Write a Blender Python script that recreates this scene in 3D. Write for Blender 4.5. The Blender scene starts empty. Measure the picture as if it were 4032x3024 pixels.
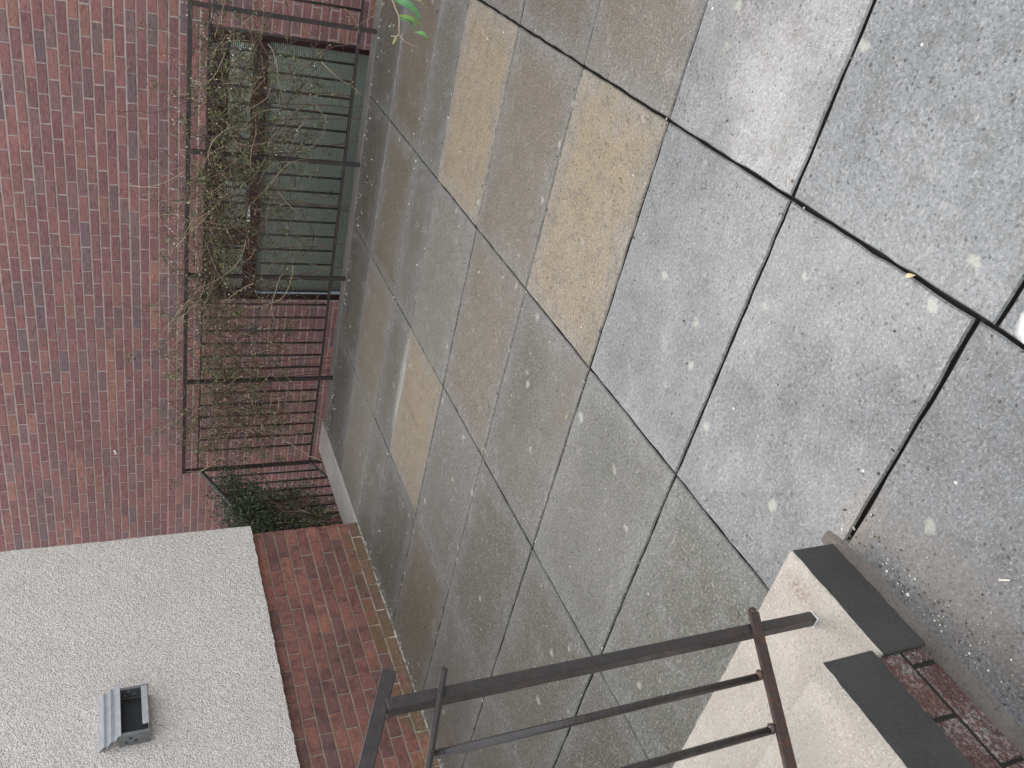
import bpy, bmesh, math, random
from mathutils import Vector, Matrix, noise
R = math.radians
D = bpy.data
sc = bpy.context.scene
COL = sc.collection

# ------------------------------------------------------------------ camera
CAM_H = 1.5436
F = Vector((-0.52020869, 0.73716842, -0.43123734))     # view direction
RT = Vector((0.8256697, 0.5631688, -0.03332341))       # right of the upright picture
UP = Vector((-0.21829445, 0.37339473, 0.90162293))     # up of the upright picture
cd = D.cameras.new("camera"); cam = D.objects.new("camera", cd); COL.objects.link(cam)
m = Matrix((( -UP.x, RT.x, -F.x, 0), (-UP.y, RT.y, -F.y, 0), (-UP.z, RT.z, -F.z, CAM_H), (0, 0, 0, 1)))
cam.matrix_world = m                                   # the phone was held on its side
cd.sensor_width = 36; cd.lens = 3244.9 / 4032 * 36
cd.clip_start = .02; cd.clip_end = 500
sc.camera = cam

# ------------------------------------------------------------------ sky and sun (overcast)
SUN_EL, SUN_AZ = R(46), R(-38)
w = D.worlds.new("World"); sc.world = w; w.use_nodes = True
nt = w.node_tree; nt.nodes.clear()
out = nt.nodes.new('ShaderNodeOutputWorld'); bg = nt.nodes.new('ShaderNodeBackground')
sky = nt.nodes.new('ShaderNodeTexSky'); sky.sky_type = 'NISHITA'; sky.sun_disc = False
sky.sun_elevation = SUN_EL; sky.sun_rotation = SUN_AZ
sky.air_density = 1.0; sky.dust_density = 6.0; sky.ozone_density = 1.0
hs = nt.nodes.new('ShaderNodeHueSaturation'); hs.inputs['Saturation'].default_value = .28
nt.links.new(sky.outputs[0], hs.inputs['Color'])
cl_ = nt.nodes.new('ShaderNodeMix'); cl_.data_type = 'RGBA'; cl_.inputs[0].default_value = .7      # even cloud cover over the sky
cl_.inputs[7].default_value = (8.05, 8.3, 8.75, 1); nt.links.new(hs.outputs[0], cl_.inputs[6]); nt.links.new(cl_.outputs[2], bg.inputs[0])
bg.inputs[1].default_value = .15; nt.links.new(bg.outputs[0], out.inputs[0])
sd = D.lights.new("sun", 'SUN'); sd.energy = .95; sd.angle = R(34); sd.color = (1, .98, .96)
so = D.objects.new("sun", sd); COL.objects.link(so)
dirv = Vector((math.sin(SUN_AZ) * math.cos(SUN_EL), math.cos(SUN_AZ) * math.cos(SUN_EL), math.sin(SUN_EL)))
so.rotation_euler = dirv.to_track_quat('Z', 'Y').to_euler()
so.location = (0, 0, 12)
sc.view_settings.view_transform = 'Standard'; sc.view_settings.look = 'None'
sc.view_settings.exposure = 0.74; sc.view_settings.gamma = 1
sc.render.engine = 'CYCLES'

# ------------------------------------------------------------------ helpers
def tag(o, label=None, cat=None, group=None, kind=None):
    if label: o['label'] = label
    if cat: o['category'] = cat
    if group: o['group'] = group
    if kind: o['kind'] = kind
    return o
def empty(name, loc=(0, 0, 0)):
    o = D.objects.new(name, None); COL.objects.link(o); o.location = loc; o.empty_display_size = .05
    return o
def link(name, me, parent=None, loc=None):
    o = D.objects.new(name, me); COL.objects.link(o)
    if parent is not None:
        o.parent = parent
        o.matrix_parent_inverse = Matrix.Translation(-Vector(parent_loc(parent)))
    if loc is not None: o.location = loc
    return o
def parent_loc(p):
    v = Vector((0, 0, 0))
    while p is not None: v += p.location; p = p.parent
    return v
class MB:
    """collects faces in world coordinates, builds ONE mesh object"""
    def __init__(s): s.v = []; s.f = []; s.mi = []; s.c = []; s.uv = []; s.uv2 = []; s.sm = []
    def face(s, pts, mi=0, c=None, uv=None, uv2=None, smooth=False):
        n = len(s.v); s.v += [tuple(p) for p in pts]; s.f.append(tuple(range(n, n + len(pts))))
        s.mi.append(mi); s.c.append(c); s.uv.append(uv); s.uv2.append(uv2); s.sm.append(smooth)
    def poly(s, verts, faces, mi=0, c=None, smooth=False):
        n = len(s.v); s.v += [tuple(p) for p in verts]
        for f in faces:
            s.f.append(tuple(n + i for i in f)); s.mi.append(mi); s.c.append(c); s.uv.append(None); s.uv2.append(None); s.sm.append(smooth)
    def box(s, x0, x1, y0, y1, z0, z1, mi=0, c=None, bev=0):
        if not bev:
            V = [(x, y, z) for z in (z0, z1) for y in (y0, y1) for x in (x0, x1)]
            s.poly(V, [(0, 2, 3, 1), (4, 5, 7, 6), (0, 1, 5, 4), (1, 3, 7, 5), (3, 2, 6, 7), (2, 0, 4, 6)], mi, c); return
        bm = bmesh.new(); bmesh.ops.create_cube(bm, size=1)
        for v in bm.verts: v.co = Vector(((x0 + x1) / 2 + v.co.x * (x1 - x0), (y0 + y1) / 2 + v.co.y * (y1 - y0), (z0 + z1) / 2 + v.co.z * (z1 - z0)))
        bmesh.ops.bevel(bm, geom=bm.edges[:], offset=bev, segments=2, affect='EDGES', profile=.5)
        bm.verts.index_update()
        s.poly([v.co[:] for v in bm.verts], [[v.index for v in f.verts] for f in bm.faces], mi, c); bm.free()
    def bar(s, a, b, w, h, up=(0, 0, 1), mi=0, c=None, bev=0.0):
        """rectangular bar from a to b; w across, h along up"""
        a = Vector(a); b = Vector(b); d = (b - a); L = d.length; d.normalize()
        u = Vector(up); sd_ = d.cross(u).normalized(); u = sd_.cross(d).normalized()
        k = bev
        prof = [(-w/2+k, -h/2), (w/2-k, -h/2), (w/2, -h/2+k), (w/2, h/2-k), (w/2-k, h/2), (-w/2+k, h/2), (-w/2, h/2-k), (-w/2, -h/2+k)] if k else [(-w/2, -h/2), (w/2, -h/2), (w/2, h/2), (-w/2, h/2)]
        n = len(prof); V = [p + sd_ * x + u * y for p in (a, b) for x, y in prof]
        fs = [(i, (i + 1) % n, n + (i + 1) % n, n + i) for i in range(n)] + [tuple(range(n))[::-1], tuple(range(n, 2 * n))]
        s.poly(V, fs, mi, c)
    def tube(s, pts, r0, r1=None, n=5, mi=0, c=None, smooth=True):
        pts = [Vector(p) for p in pts]; r1 = r0 if r1 is None else r1
        N = len(pts); V = []; prev = None
        for i, p in enumerate(pts):
            d = (pts[min(i + 1, N - 1)] - pts[max(i - 1, 0)])
            if d.length < 1e-9: d = Vector((0, 0, 1))
            d.normalize()
            if prev is None: prev = d.orthogonal().normalized()
            prev = (prev - d * prev.dot(d))
            if prev.length < 1e-6: prev = d.orthogonal()
            prev.normalize(); q = d.cross(prev); r = r0 + (r1 - r0) * i / max(1, N - 1)
            V += [p + (prev * math.cos(2 * math.pi * k / n) + q * math.sin(2 * math.pi * k / n)) * r for k in range(n)]
        fs = [(i * n + k, i * n + (k + 1) % n, (i + 1) * n + (k + 1) % n, (i + 1) * n + k) for i in range(N - 1) for k in range(n)]
        fs += [tuple(range(n))[::-1], tuple(range((N - 1) * n, N * n))]
        s.poly(V, fs, mi, c, smooth)
    def build(s, name, mats, parent=None):
        me = D.meshes.new(name); me.from_pydata(s.v, [], s.f)
        if not isinstance(mats, (list, tuple)): mats = [mats]
        for mm in mats: me.materials.append(mm)
        me.polygons.foreach_set('material_index', s.mi); me.polygons.foreach_set('use_smooth', s.sm)
        if any(c is not None for c in s.c):
            at = me.color_attributes.new('tint', 'FLOAT_COLOR', 'CORNER'); buf = []
            for f, c in zip(s.f, s.c): buf += list(c or (1, 1, 1, 1)) * len(f)
            at.data.foreach_set('color', buf)
        for nm, arr in (('uva', s.uv), ('uvb', s.uv2)):
            if any(u is not None for u in arr):
                L = me.uv_layers.new(name=nm); buf = []
                for f, u in zip(s.f, arr):
                    buf += [x for p in u for x in p] if u else [0.5, 0.5] * len(f)
                L.data.foreach_set('uv', buf)
        me.update()
        return link(name, me, parent)

# ------------------------------------------------------------------ materials
class NT:
    def __init__(s, name):
        s.m = D.materials.new(name); s.m.use_nodes = True; s.t = s.m.node_tree; s.n = s.t.nodes
        s.b = s.n['Principled BSDF']; s.tc = None
    def node(s, t, **k):
        x = s.n.new(t)
        for a, b in k.items(): setattr(x, a, b)
        return x
    def lk(s, a, b): s.t.links.new(a, b)
    def val(s, sock, v):
        if hasattr(v, 'node'): s.lk(v, sock)
        elif isinstance(v, (tuple, list)): sock.default_value = tuple(v) + ((1,) if len(v) == 3 and len(sock.default_value) == 4 else ())
        else: sock.default_value = v
    def pos(s, scale=(1, 1, 1)):
        if not s.tc: s.tc = s.node('ShaderNodeNewGeometry').outputs['Position']
        mp = s.node('ShaderNodeMapping'); mp.inputs['Scale'].default_value = scale; s.lk(s.tc, mp.inputs[0]); return mp.outputs[0]
    def noise(s, scale, det=3, rough=.55, vec=None, dist=0):
        x = s.node('ShaderNodeTexNoise'); x.inputs['Scale'].default_value = scale; x.inputs['Detail'].default_value = det
        x.inputs['Roughness'].default_value = rough; x.inputs['Distortion'].default_value = dist
        s.lk(vec or s.pos(), x.inputs['Vector']); return x.outputs['Fac']
    def vor(s, scale, vec=None, out='Distance', feat='F1', rnd=1):
        x = s.node('ShaderNodeTexVoronoi', feature=feat); x.inputs['Scale'].default_value = scale; x.inputs['Randomness'].default_value = rnd
        s.lk(vec or s.pos(), x.inputs['Vector']); return x.outputs[out]
    def ramp(s, fac, stops):
        x = s.node('ShaderNodeValToRGB'); cr = x.color_ramp
        while len(cr.elements) < len(stops): cr.elements.new(.5)
        for e, (p, c) in zip(cr.elements, stops):
            e.position = p; e.color = (c, c, c, 1) if isinstance(c, (int, float)) else tuple(c) + (1,)
        s.lk(fac, x.inputs[0]); return x.outputs[0]
    def mr(s, v, a, b, c=0, d=1):
        x = s.node('ShaderNodeMapRange'); x.inputs[1].default_value = a; x.inputs[2].default_value = b
        x.inputs[3].default_value = c; x.inputs[4].default_value = d; s.lk(v, x.inputs[0]); return x.outputs[0]
    def math(s, op, a, b=0.0, c=None):
        x = s.node('ShaderNodeMath', operation=op); s.val(x.inputs[0], a); s.val(x.inputs[1], b)
        if c is not None: s.val(x.inputs[2], c)
        return x.outputs[0]
    def mix(s, fac, a, b, mode='MIX'):
        x = s.node('ShaderNodeMix', data_type='RGBA', blend_type=mode)
        s.val(x.inputs[0], fac); s.val(x.inputs[6], a); s.val(x.inputs[7], b); return x.outputs[2]
    def xyz(s, v):
        x = s.node('ShaderNodeSeparateXYZ'); s.lk(v, x.inputs[0]); return x.outputs
    def bump(s, h, strength=.5, dist=.01, prev=None):
        x = s.node('ShaderNodeBump'); x.inputs['Strength'].default_value = strength; x.inputs['Distance'].default_value = dist
        s.lk(h, x.inputs['Height'])
        if prev: s.lk(prev, x.inputs['Normal'])
        return x.outputs[0]
    def set(s, **k):
        for a, b in k.items(): s.val(s.b.inputs[a.replace('_', ' ')], b)
        return s.m
    def tint(s):
        x = s.node('ShaderNodeVertexColor', layer_name='tint'); return x
    def blob(s, cx, cy, rx, ry, soft=.35, amp=.8, sc_=14):
        """0..1 mask of an irregular patch on the ground (a stain with a shape of its own)"""
        p = s.xyz(s.pos()); a = s.math('DIVIDE', s.math('SUBTRACT', p[0], cx), rx); b = s.math('DIVIDE', s.math('SUBTRACT', p[1], cy), ry)
        d = s.math('SQRT', s.math('ADD', s.math('MULTIPLY', a, a), s.math('MULTIPLY', b, b)))
        d = s.math('ADD', d, s.math('MULTIPLY', s.math('SUBTRACT', s.noise(sc_, 4), .5), amp))
        return s.mr(d, 1 - soft, 1 + soft * .2, 1, 0)

def mat_brick(name, grain, moss=False, white=0.0):
    n = NT(name); t = n.tint(); col = t.outputs[0]
    big = n.noise(9, 3); col = n.mix(n.mr(big, .35, .7, 0, .4), col, (.17, .10, .10))
    orr = n.noise(6.3, 3, .6); col = n.mix(n.mr(orr, .55, .75, 0, .35 if moss else .15), col, (.36, .14, .08))
    st = n.noise(1, 4, .65, n.pos(grain), .6)
    col = n.mix(n.mr(st, .50, .64, 0, .55), col, (.075, .042, .04)); col = n.mix(n.mr(n.noise(1.3, 3), .35, .65, 0, .22), col, (.13, .075, .075)); lt = n.noise(1, 4, .7, n.pos((grain[0] * 1.4, grain[1] * 1.4, grain[2] * 1.2)), .4); col = n.mix(n.mr(lt, .54, .68, 0, .42), col, (.46, .25, .20))
    sp = n.noise(170, 3, .7); col = n.mix(n.mr(sp, .56, .68, 0, .4), col, (.42, .28, .22))
    if moss:
        pu = n.noise(11, 4, .6, None, .8); col = n.mix(n.mr(pu, .50, .66, 0, .7), col, (.085, .042, .048))
        z = n.xyz(n.pos())[2]; y = n.xyz(n.pos())[1]
        mk = n.math('MULTIPLY', n.mr(z, .17, .12, 0, 1), n.mr(n.noise(2.6, 2), .36, .45, 0, 1))
        mk2 = n.math('MULTIPLY', mk, n.mr(n.noise(60, 3), .3, .6, .25, 1))
        col = n.mix(n.math('MULTIPLY', mk2, .75), col, (.13, .115, .04))
        wk = n.math('MULTIPLY', n.mr(z, .11, .02, 0, 1), n.mr(n.noise(160, 3, .7), .55, .66, 0, 1))
        col = n.mix(n.math('MULTIPLY', wk, .7), col, (.55, .5, .44))
    if white:
        wk = n.mr(n.noise(120, 4, .75), .58 - .1 * white, .66, 0, 1)
        wk = n.math('MULTIPLY', wk, n.mr(n.noise(9, 2), .38, .6, .15, 1))
        col = n.mix(n.math('MULTIPLY', wk, .8), col, (.42, .43, .40))
    h = n.math('ADD', n.math('MULTIPLY', st, .7), n.math('MULTIPLY', n.noise(230, 3), .35))
    return n.set(Base_Color=col, Roughness=n.mr(n.noise(30), .3, .7, .55, .85) if not white else .22, Normal=n.bump(n.math('MULTIPLY', h, -1), .9, .010))
def mat_mortar(name, a, b, moss=False):
    n = NT(name); c = n.mix(n.mr(n.noise(14, 4), .35, .65, 0, 1), a, b)
    c = n.mix(n.mr(n.noise(300, 2), .55, .7, 0, .5), c, (.2, .17, .15))
    if moss:
        z = n.xyz(n.pos())[2]
        c = n.mix(n.math('MULTIPLY', n.mr(z, .13, .03, 0, 1), n.mr(n.noise(30, 3), .42, .55, 0, 1)), c, (.72, .68, .6))
    return n.set(Base_Color=c, Roughness=.9, Normal=n.bump(n.noise(240, 3), .6, .004))
M = {}
M['brick_far'] = mat_brick('weathered dragfaced brick', (16, 16, 62))
M['brick_left'] = mat_brick('sandfaced red brick', (40, 40, 60), moss=True)
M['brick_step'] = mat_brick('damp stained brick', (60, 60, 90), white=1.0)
M['mortar_far'] = mat_mortar('pinkish lime mortar', (.52, .42, .39), (.36, .29, .27))
M['mortar_left'] = mat_mortar('grey mortar', (.40, .34, .27), (.30, .25, .19), True)

def mat_slab():
    n = NT('damp concrete paving'); t = n.tint(); tint = t.outputs['Color']; wet = t.outputs['Alpha']
    ua = n.node('ShaderNodeUVMap', uv_map='uva').outputs[0]; ub = n.node('ShaderNodeUVMap', uv_map='uvb').outputs[0]
    a = n.xyz(ua); b = n.xyz(ub)
    e = n.math('MINIMUM', n.math('MINIMUM', a[0], a[1]), n.math('MINIMUM', b[0], b[1]))
    wob = n.math('MULTIPLY', n.math('SUBTRACT', n.noise(4.5, 3, .6), .5), .16)
    edge = n.mr(n.math('ADD', e, wob), .0, .12, 1, 0)
    grey = (.20, .205, .205)
    col = n.mix(n.math('MULTIPLY', edge, .85), tint, n.mix(.42, grey, tint))
    blo = n.noise(2.1, 4, .6); col = n.mix(n.mr(blo, .42, .72, 0, .35), col, n.mix(.6, (.28, .275, .255), tint))
    blo2 = n.noise(7, 4, .6); col = n.mix(n.mr(blo2, .50, .70, 0, .6), col, n.mix(.65, (.085, .072, .045), tint))
    mot = n.noise(16, 5, .7); col = n.mix(n.mr(mot, .48, .66, 0, .5), col, (.075, .072, .062))
    mot2 = n.noise(11, 5, .75, n.pos((1, 1, 3))); col = n.mix(n.mr(mot2, .54, .70, 0, .35), col, (.36, .355, .34))
    ag = n.noise(95, 4, .85); col = n.mix(n.mr(ag, .49, .60, 0, .72), col, (.062, .06, .053))
    ag2 = n.noise(120, 4, .85, n.pos((1, 1, 2))); col = n.mix(n.mr(ag2, .53, .63, 0, .50), col, (.47, .46, .44))
    pit = n.vor(62); pm = n.math('MULTIPLY', n.mr(pit, .16, .28, 1, 0), n.math('GREATER_THAN', n.noise(33, 3, .7), .55))
    col = n.mix(n.math('MULTIPLY', pm, .8), col, (.035, .033, .029))
    # pale lichen discs and tiny white flecks
    lv = n.node('ShaderNodeTexVoronoi'); lv.inputs['Scale'].default_value = 7.5; n.lk(n.pos((1, 1, .01)), lv.inputs['Vector'])
    ld = n.math('ADD', lv.outputs['Distance'], n.math('MULTIPLY', n.math('SUBTRACT', n.noise(34, 4, .7), .5), .45))
    lc = n.xyz(lv.outputs['Color'])
    lm_ = n.math('MULTIPLY', n.mr(ld, .07, .14, 1, 0), n.math('GREATER_THAN', n.math('SUBTRACT', lc[0], n.math('MULTIPLY', n.xyz(n.pos())[1], .12)), .30))
    col = n.mix(n.math('MULTIPLY', lm_, .55), col, (.46, .46, .38))
    fv = n.node('ShaderNodeTexVoronoi'); fv.inputs['Scale'].default_value = 11; n.lk(n.pos((1, 1, .01)), fv.inputs['Vector'])
    fc = n.xyz(fv.outputs['Color']); fm = n.math('MULTIPLY', n.math('LESS_THAN', fv.outputs['Distance'], .04), n.math('GREATER_THAN', fc[1], .6))
    col = n.mix(n.math('MULTIPLY', fm, .8), col, (.72, .71, .66))
    # scuffs: short pale marks
    sv = n.noise(1, 3, .6, n.pos((22, 90, 1)), .3); col = n.mix(n.mr(sv, .62, .74, 0, .5), col, (.42, .41, .36))
    # brown run-off stain beside the bottom step, dirt by the post, white paint by the corner
    col = n.mix(n.math('MULTIPLY', n.math('MULTIPLY', n.blob(-1.05, .66, .10, .34, .8, 1.3, 11), n.mr(ag, .42, .6, 1, .35)), .6), col, (.175, .14, .11))
    col = n.mix(n.math('MULTIPLY', n.blob(-1.10, .93, .12, .06, .8, 1.2, 18), .35), col, (.25, .19, .14))
    col = n.mix(n.blob(-.475, .83, .07, .035, .25, .7, 30), col, (.82, .82, .80))
    col = n.mix(n.math('MULTIPLY', n.blob(-1.60, 2.20, .34, .07, .9, 1.1, 7), .5), col, (.10, .078, .045))
    col = n.mix(n.math('MULTIPLY', n.blob(-2.75, 3.93, .40, .04, .5, 1.2, 12), .4), col, (.5, .5, .42))
    h = n.math('ADD', n.math('MULTIPLY', n.noise(70, 5, .75), 1.0), n.math('MULTIPLY', ag2, .5))
    h = n.math('SUBTRACT', h, n.math('MULTIPLY', pm, .6))
    nz = n.noise(2.2, 4, .6)
    wm = n.math('MULTIPLY', wet, n.mr(nz, .36, .56, .35, 1))
    pool = n.blob(-.33, 1.74, .30, .24, .8, .5, 5); wm = n.math('MAXIMUM', wm, pool)
    h = n.math('MULTIPLY', h, n.mr(pool, 0, 1, 1, .45))
    rough = n.mr(wm, 0, 1, .55, .2)
    cm = n.math('POWER', wm, 1.7)
    n.set(Base_Color=col, Roughness=rough, Normal=n.bump(h, .8, .006))
    n.b.inputs['Coat Roughness'].default_value = .2; n.b.inputs['Coat IOR'].default_value = 1.75
    n.lk(cm, n.b.inputs['Coat Weight'])
    n.lk(n.bump(n.noise(80, 5, .75), .5, .004), n.b.inputs['Coat Normal'])
    return n.m
M['slab'] = mat_slab()
def mat_conc(name, a, b, speck=.5, rough=.8, stain=False):
    n = NT(name); c = n.mix(n.mr(n.noise(5, 4, .6), .35, .65, 0, 1), a, b)
    c = n.mix(n.math('MULTIPLY', n.mr(n.noise(130, 4, .85), .52, .64, 0, .8), speck), c, tuple(x * .45 for x in a))
    c = n.mix(n.math('MULTIPLY', n.mr(n.noise(150, 4, .85, n.pos((1, 1.3, 1))), .55, .66, 0, .8), speck), c, tuple(min(.85, x * 1.7) for x in a))
    c = n.mix(n.mr(n.noise(12, 5, .7), .5, .72, 0, .3), c, tuple(x * .62 for x in a))
    dk = n.vor(90); c = n.mix(n.math('MULTIPLY', n.math('MULTIPLY', n.mr(dk, .1, .16, 1, 0), n.mr(n.noise(55, 2), .55, .62, 0, 1)), speck), c, (.12, .10, .08))
    if stain:
        c = n.mix(n.math('MULTIPLY', n.math('MULTIPLY', n.blob(-1.235, .885, .035, .06, .9, 1.2, 40), n.mr(n.noise(110, 4, .8), .46, .56, .1, 1)), .75), c, (.20, .13, .07))
        c = n.mix(n.math('MULTIPLY', n.blob(-1.36, .60, .09, .07, .6, .7, 20), .35), c, (.24, .24, .22))
    return n.set(Base_Color=c, Roughness=rough, Normal=n.bump(n.noise(260, 4, .6), .5, .003))
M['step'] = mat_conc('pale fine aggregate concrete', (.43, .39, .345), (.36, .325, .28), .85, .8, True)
M['step_side'] = mat_conc('shaded concrete edge', (.062, .062, .055), (.045, .046, .042), .8, .7)  # darker copy of the step concrete; shade on the sides put into colour
M['kerb'] = mat_conc('smooth pale concrete', (.42, .38, .345), (.34, .32, .295), .15)
M['fillet'] = mat_conc('rough cement fillet', (.095, .085, .072), (.17, .145, .13), 1.0)
M['edging'] = mat_conc('grey concrete edging', (.15, .15, .135), (.19, .185, .165), .4, .6)
M['dirt'] = mat_conc('black joint dirt', (.018, .017, .015), (.03, .027, .022), .1, .95)
M['ground'] = mat_conc('tarmac ground', (.10, .10, .098), (.14, .14, .135), .4)
M['plain'] = mat_conc('dull cement', (.12, .115, .105), (.16, .15, .135), .2)

def mat_render():
    n = NT('white pebbledash'); v = n.node('ShaderNodeTexVoronoi'); v.inputs['Scale'].default_value = 110; n.lk(n.pos(), v.inputs['Vector'])
    cc = n.xyz(v.outputs['Color']); c = n.ramp(cc[0], [(0, (.60, .545, .48)), (.3, (.75, .70, .64)), (.7, (.85, .81, .76)), (1, (.92, .90, .87))])
    c = n.mix(n.mr(v.outputs['Distance'], .35, .75, 0, .55), c, (.38, .355, .32))
    c = n.mix(n.mr(n.noise(1.6, 4), .4, .7, 0, .35), c, (.60, .55, .50)); c = n.mix(n.mr(n.noise(70, 5, .85), .50, .62, 0, .5), c, (.33, .31, .28)); c = n.mix(n.mr(n.noise(50, 5, .85), .52, .62, 0, .5), c, (.92, .91, .89))
    dv = n.vor(55); dk = n.math('MULTIPLY', n.mr(dv, .16, .26, 1, 0), n.math('GREATER_THAN', n.noise(30, 3, .7), .57))
    c = n.mix(n.math('MULTIPLY', dk, .7), c, (.12, .11, .09))
    h = n.math('SUBTRACT', n.math('MULTIPLY', n.noise(60, 3), .6), v.outputs['Distance'])
    return n.set(Base_Color=c, Roughness=.85, Normal=n.bump(h, .85, .008))
M['render'] = mat_render()
def mat_paint(name, c, rust=.3, rough=.38):
    n = NT(name); k = n.mix(n.mr(n.noise(40, 4, .6), .4, .7, 0, .5), c, tuple(min(1, x * 1.6) for x in c))
    k = n.mix(n.math('MULTIPLY', n.mr(n.noise(30, 5, .75), .53, .60, 0, 1), rust), k, (.12, .05, .026)); k = n.mix(n.math('MULTIPLY', n.mr(n.noise(55, 5, .75), .60, .66, 0, 1), min(1, rust * 1.5)), k, (.02, .016, .014))
    k = n.mix(n.math('MULTIPLY', n.mr(n.noise(150, 4, .7), .68, .74, 0, 1), rust), k, (.45, .40, .34))
    return n.set(Base_Color=k, Roughness=n.mr(n.noise(35, 3), .3, .7, rough * .7, rough * 1.5), Normal=n.bump(n.noise(120, 3), .35, .002))
M['rail'] = mat_paint('chipped dark grey brown paint', (.043, .038, .037), .2, .26)
M['rail_rusty'] = mat_paint('rusting brown paint', (.055, .038, .033), .7, .32)
M['rail_far'] = mat_paint('dark grey brown paint', (.035, .030, .029), .25, .5)
M['white_ring'] = NT('cracked white paint').set(Base_Color=(.8, .8, .8), Roughness=.6)
M['frame'] = mat_paint('dark oxblood painted timber', (.034, .014, .015), .0, .35)
M['blind'] = NT('pale grey blind slat').set(Base_Color=(.90, .92, .84), Roughness=.5)
M['bluegrey'] = NT('pale blue strip').set(Base_Color=(.38, .48, .53), Roughness=.5)
M['dark'] = NT('dark room').set(Base_Color=(.02, .02, .02), Roughness=.9)
n = NT('window glass'); n.n.remove(n.b)
g = n.node('ShaderNodeBsdfGlossy'); g.inputs['Roughness'].default_value = .03; tr = n.node('ShaderNodeBsdfTransparent'); tr.inputs[0].default_value = (.95, .97, .96, 1)
mx = n.node('ShaderNodeMixShader'); fr = n.node('ShaderNodeFresnel'); fr.inputs[0].default_value = 1.5
n.lk(fr.outputs[0], mx.inputs[0]); n.lk(tr.outputs[0], mx.inputs[1]); n.lk(g.outputs[0], mx.inputs[2]); n.lk(mx.outputs[0], n.n['Material Output'].inputs[0]); M['glass'] = n.m
def mat_metal(name, c, rough):
    n = NT(name); k = n.mix(n.mr(n.noise(30, 4), .35, .7, 0, .5), c, tuple(x * .6 for x in c))
    return n.set(Base_Color=k, Roughness=rough, Metallic=.6, Normal=n.bump(n.noise(90, 3), .2, .001))
M['galv'] = mat_metal('galvanised sheet', (.54, .56, .58), .5)
M['dullmetal'] = mat_metal('dull aluminium', (.24, .25, .255), .5)
M['nearblack'] = NT('sooty metal').set(Base_Color=(.03, .033, .036), Roughness=.6)  # plain near-black; also the flat discs that paint the dark of holes
M['white'] = NT('white plastic').set(Base_Color=(.85, .85, .86), Roughness=.4)
def mat_leaf(name, rough=.5):
    n = NT(name); c = n.tint().outputs[0]
    return n.set(Base_Color=n.mix(n.mr(n.noise(90, 2), .4, .7, 0, .3), c, (.05, .05, .02)), Roughness=rough)
M['leaf'] = mat_leaf('leaf'); M['twig'] = mat_leaf('dry twig bark', .75)
def mat_bigleaf():
    n = NT('veined green leaf'); c = n.tint().outputs[0]
    ua = n.node('ShaderNodeUVMap', uv_map='uva').outputs[0]; u = n.xyz(ua)
    k = n.math('ADD', n.math('MULTIPLY', u[0], 11), n.math('MULTIPLY', n.math('ABSOLUTE', u[1]), -6)); s_ = n.math('SINE', n.math('MULTIPLY', k, 6.28))
    rib = n.math('MAXIMUM', n.mr(s_, .6, 1, 0, .75), n.mr(n.math('ABSOLUTE', u[1]), .0, .07, 1, 0))
    c = n.mix(n.math('MULTIPLY', rib, .55), c, (.35, .55, .28))
    c = n.mix(n.mr(n.noise(60, 3), .45, .7, 0, .35), c, (.03, .10, .03))
    return n.set(Base_Color=c, Roughness=.4, Normal=n.bump(n.math('MULTIPLY', s_, -1), .5, .002))
M['bigleaf'] = mat_bigleaf()

# ------------------------------------------------------------------ setting: ground and pavement
EDGE = 5.485; WX = -4.206; KX = -4.512; FARY = 7.06; WELL = -1.75
g = MB()
for x0, x1, y0, y1 in ((KX, 40, -40, EDGE), (-40, KX, -40, 4.28)):
    g.box(x0, x1, y0, y1, WELL - .1, -.018)
tag(g.build('ground', M['dirt']), kind='structure')
g = MB(); g.box(-9, 4, 4.283, FARY + .3, WELL - .12, WELL); tag(g.build('lightwell_floor', M['plain']), kind='structure')
rnd = random.Random(4)
xs = [(-4.205, 0), (-3.2596, .0065), (-2.350, .0068), (-1.447, .006), (-.5417, .009), (.363, .01), (1.268, .01), (2.173, .01), (3.08, .01), (3.98, .01)]
ys = [-3.27, -2.67, -2.07, -1.47, -.87, -.27, .33, .933, 1.530, 2.131, 2.731, 3.331, 3.934, 4.291, 4.867, 5.372]
gy = {.933: .010, 1.530: .008, 2.131: .0075, 2.731: .0075, 3.331: .0075, 3.934: .0075, 4.291: .0075, 4.867: .007}
GREY = (.205, .214, .22); OLV = (.092, .083, .055); TAN = (.345, .265, .15); BRN = (.132, .101, .060); PNK = (.185, .145, .095); LGT = (.245, .26, .27); DRK = (.080, .076, .055); SLV = (.118, .109, .080)
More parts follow.
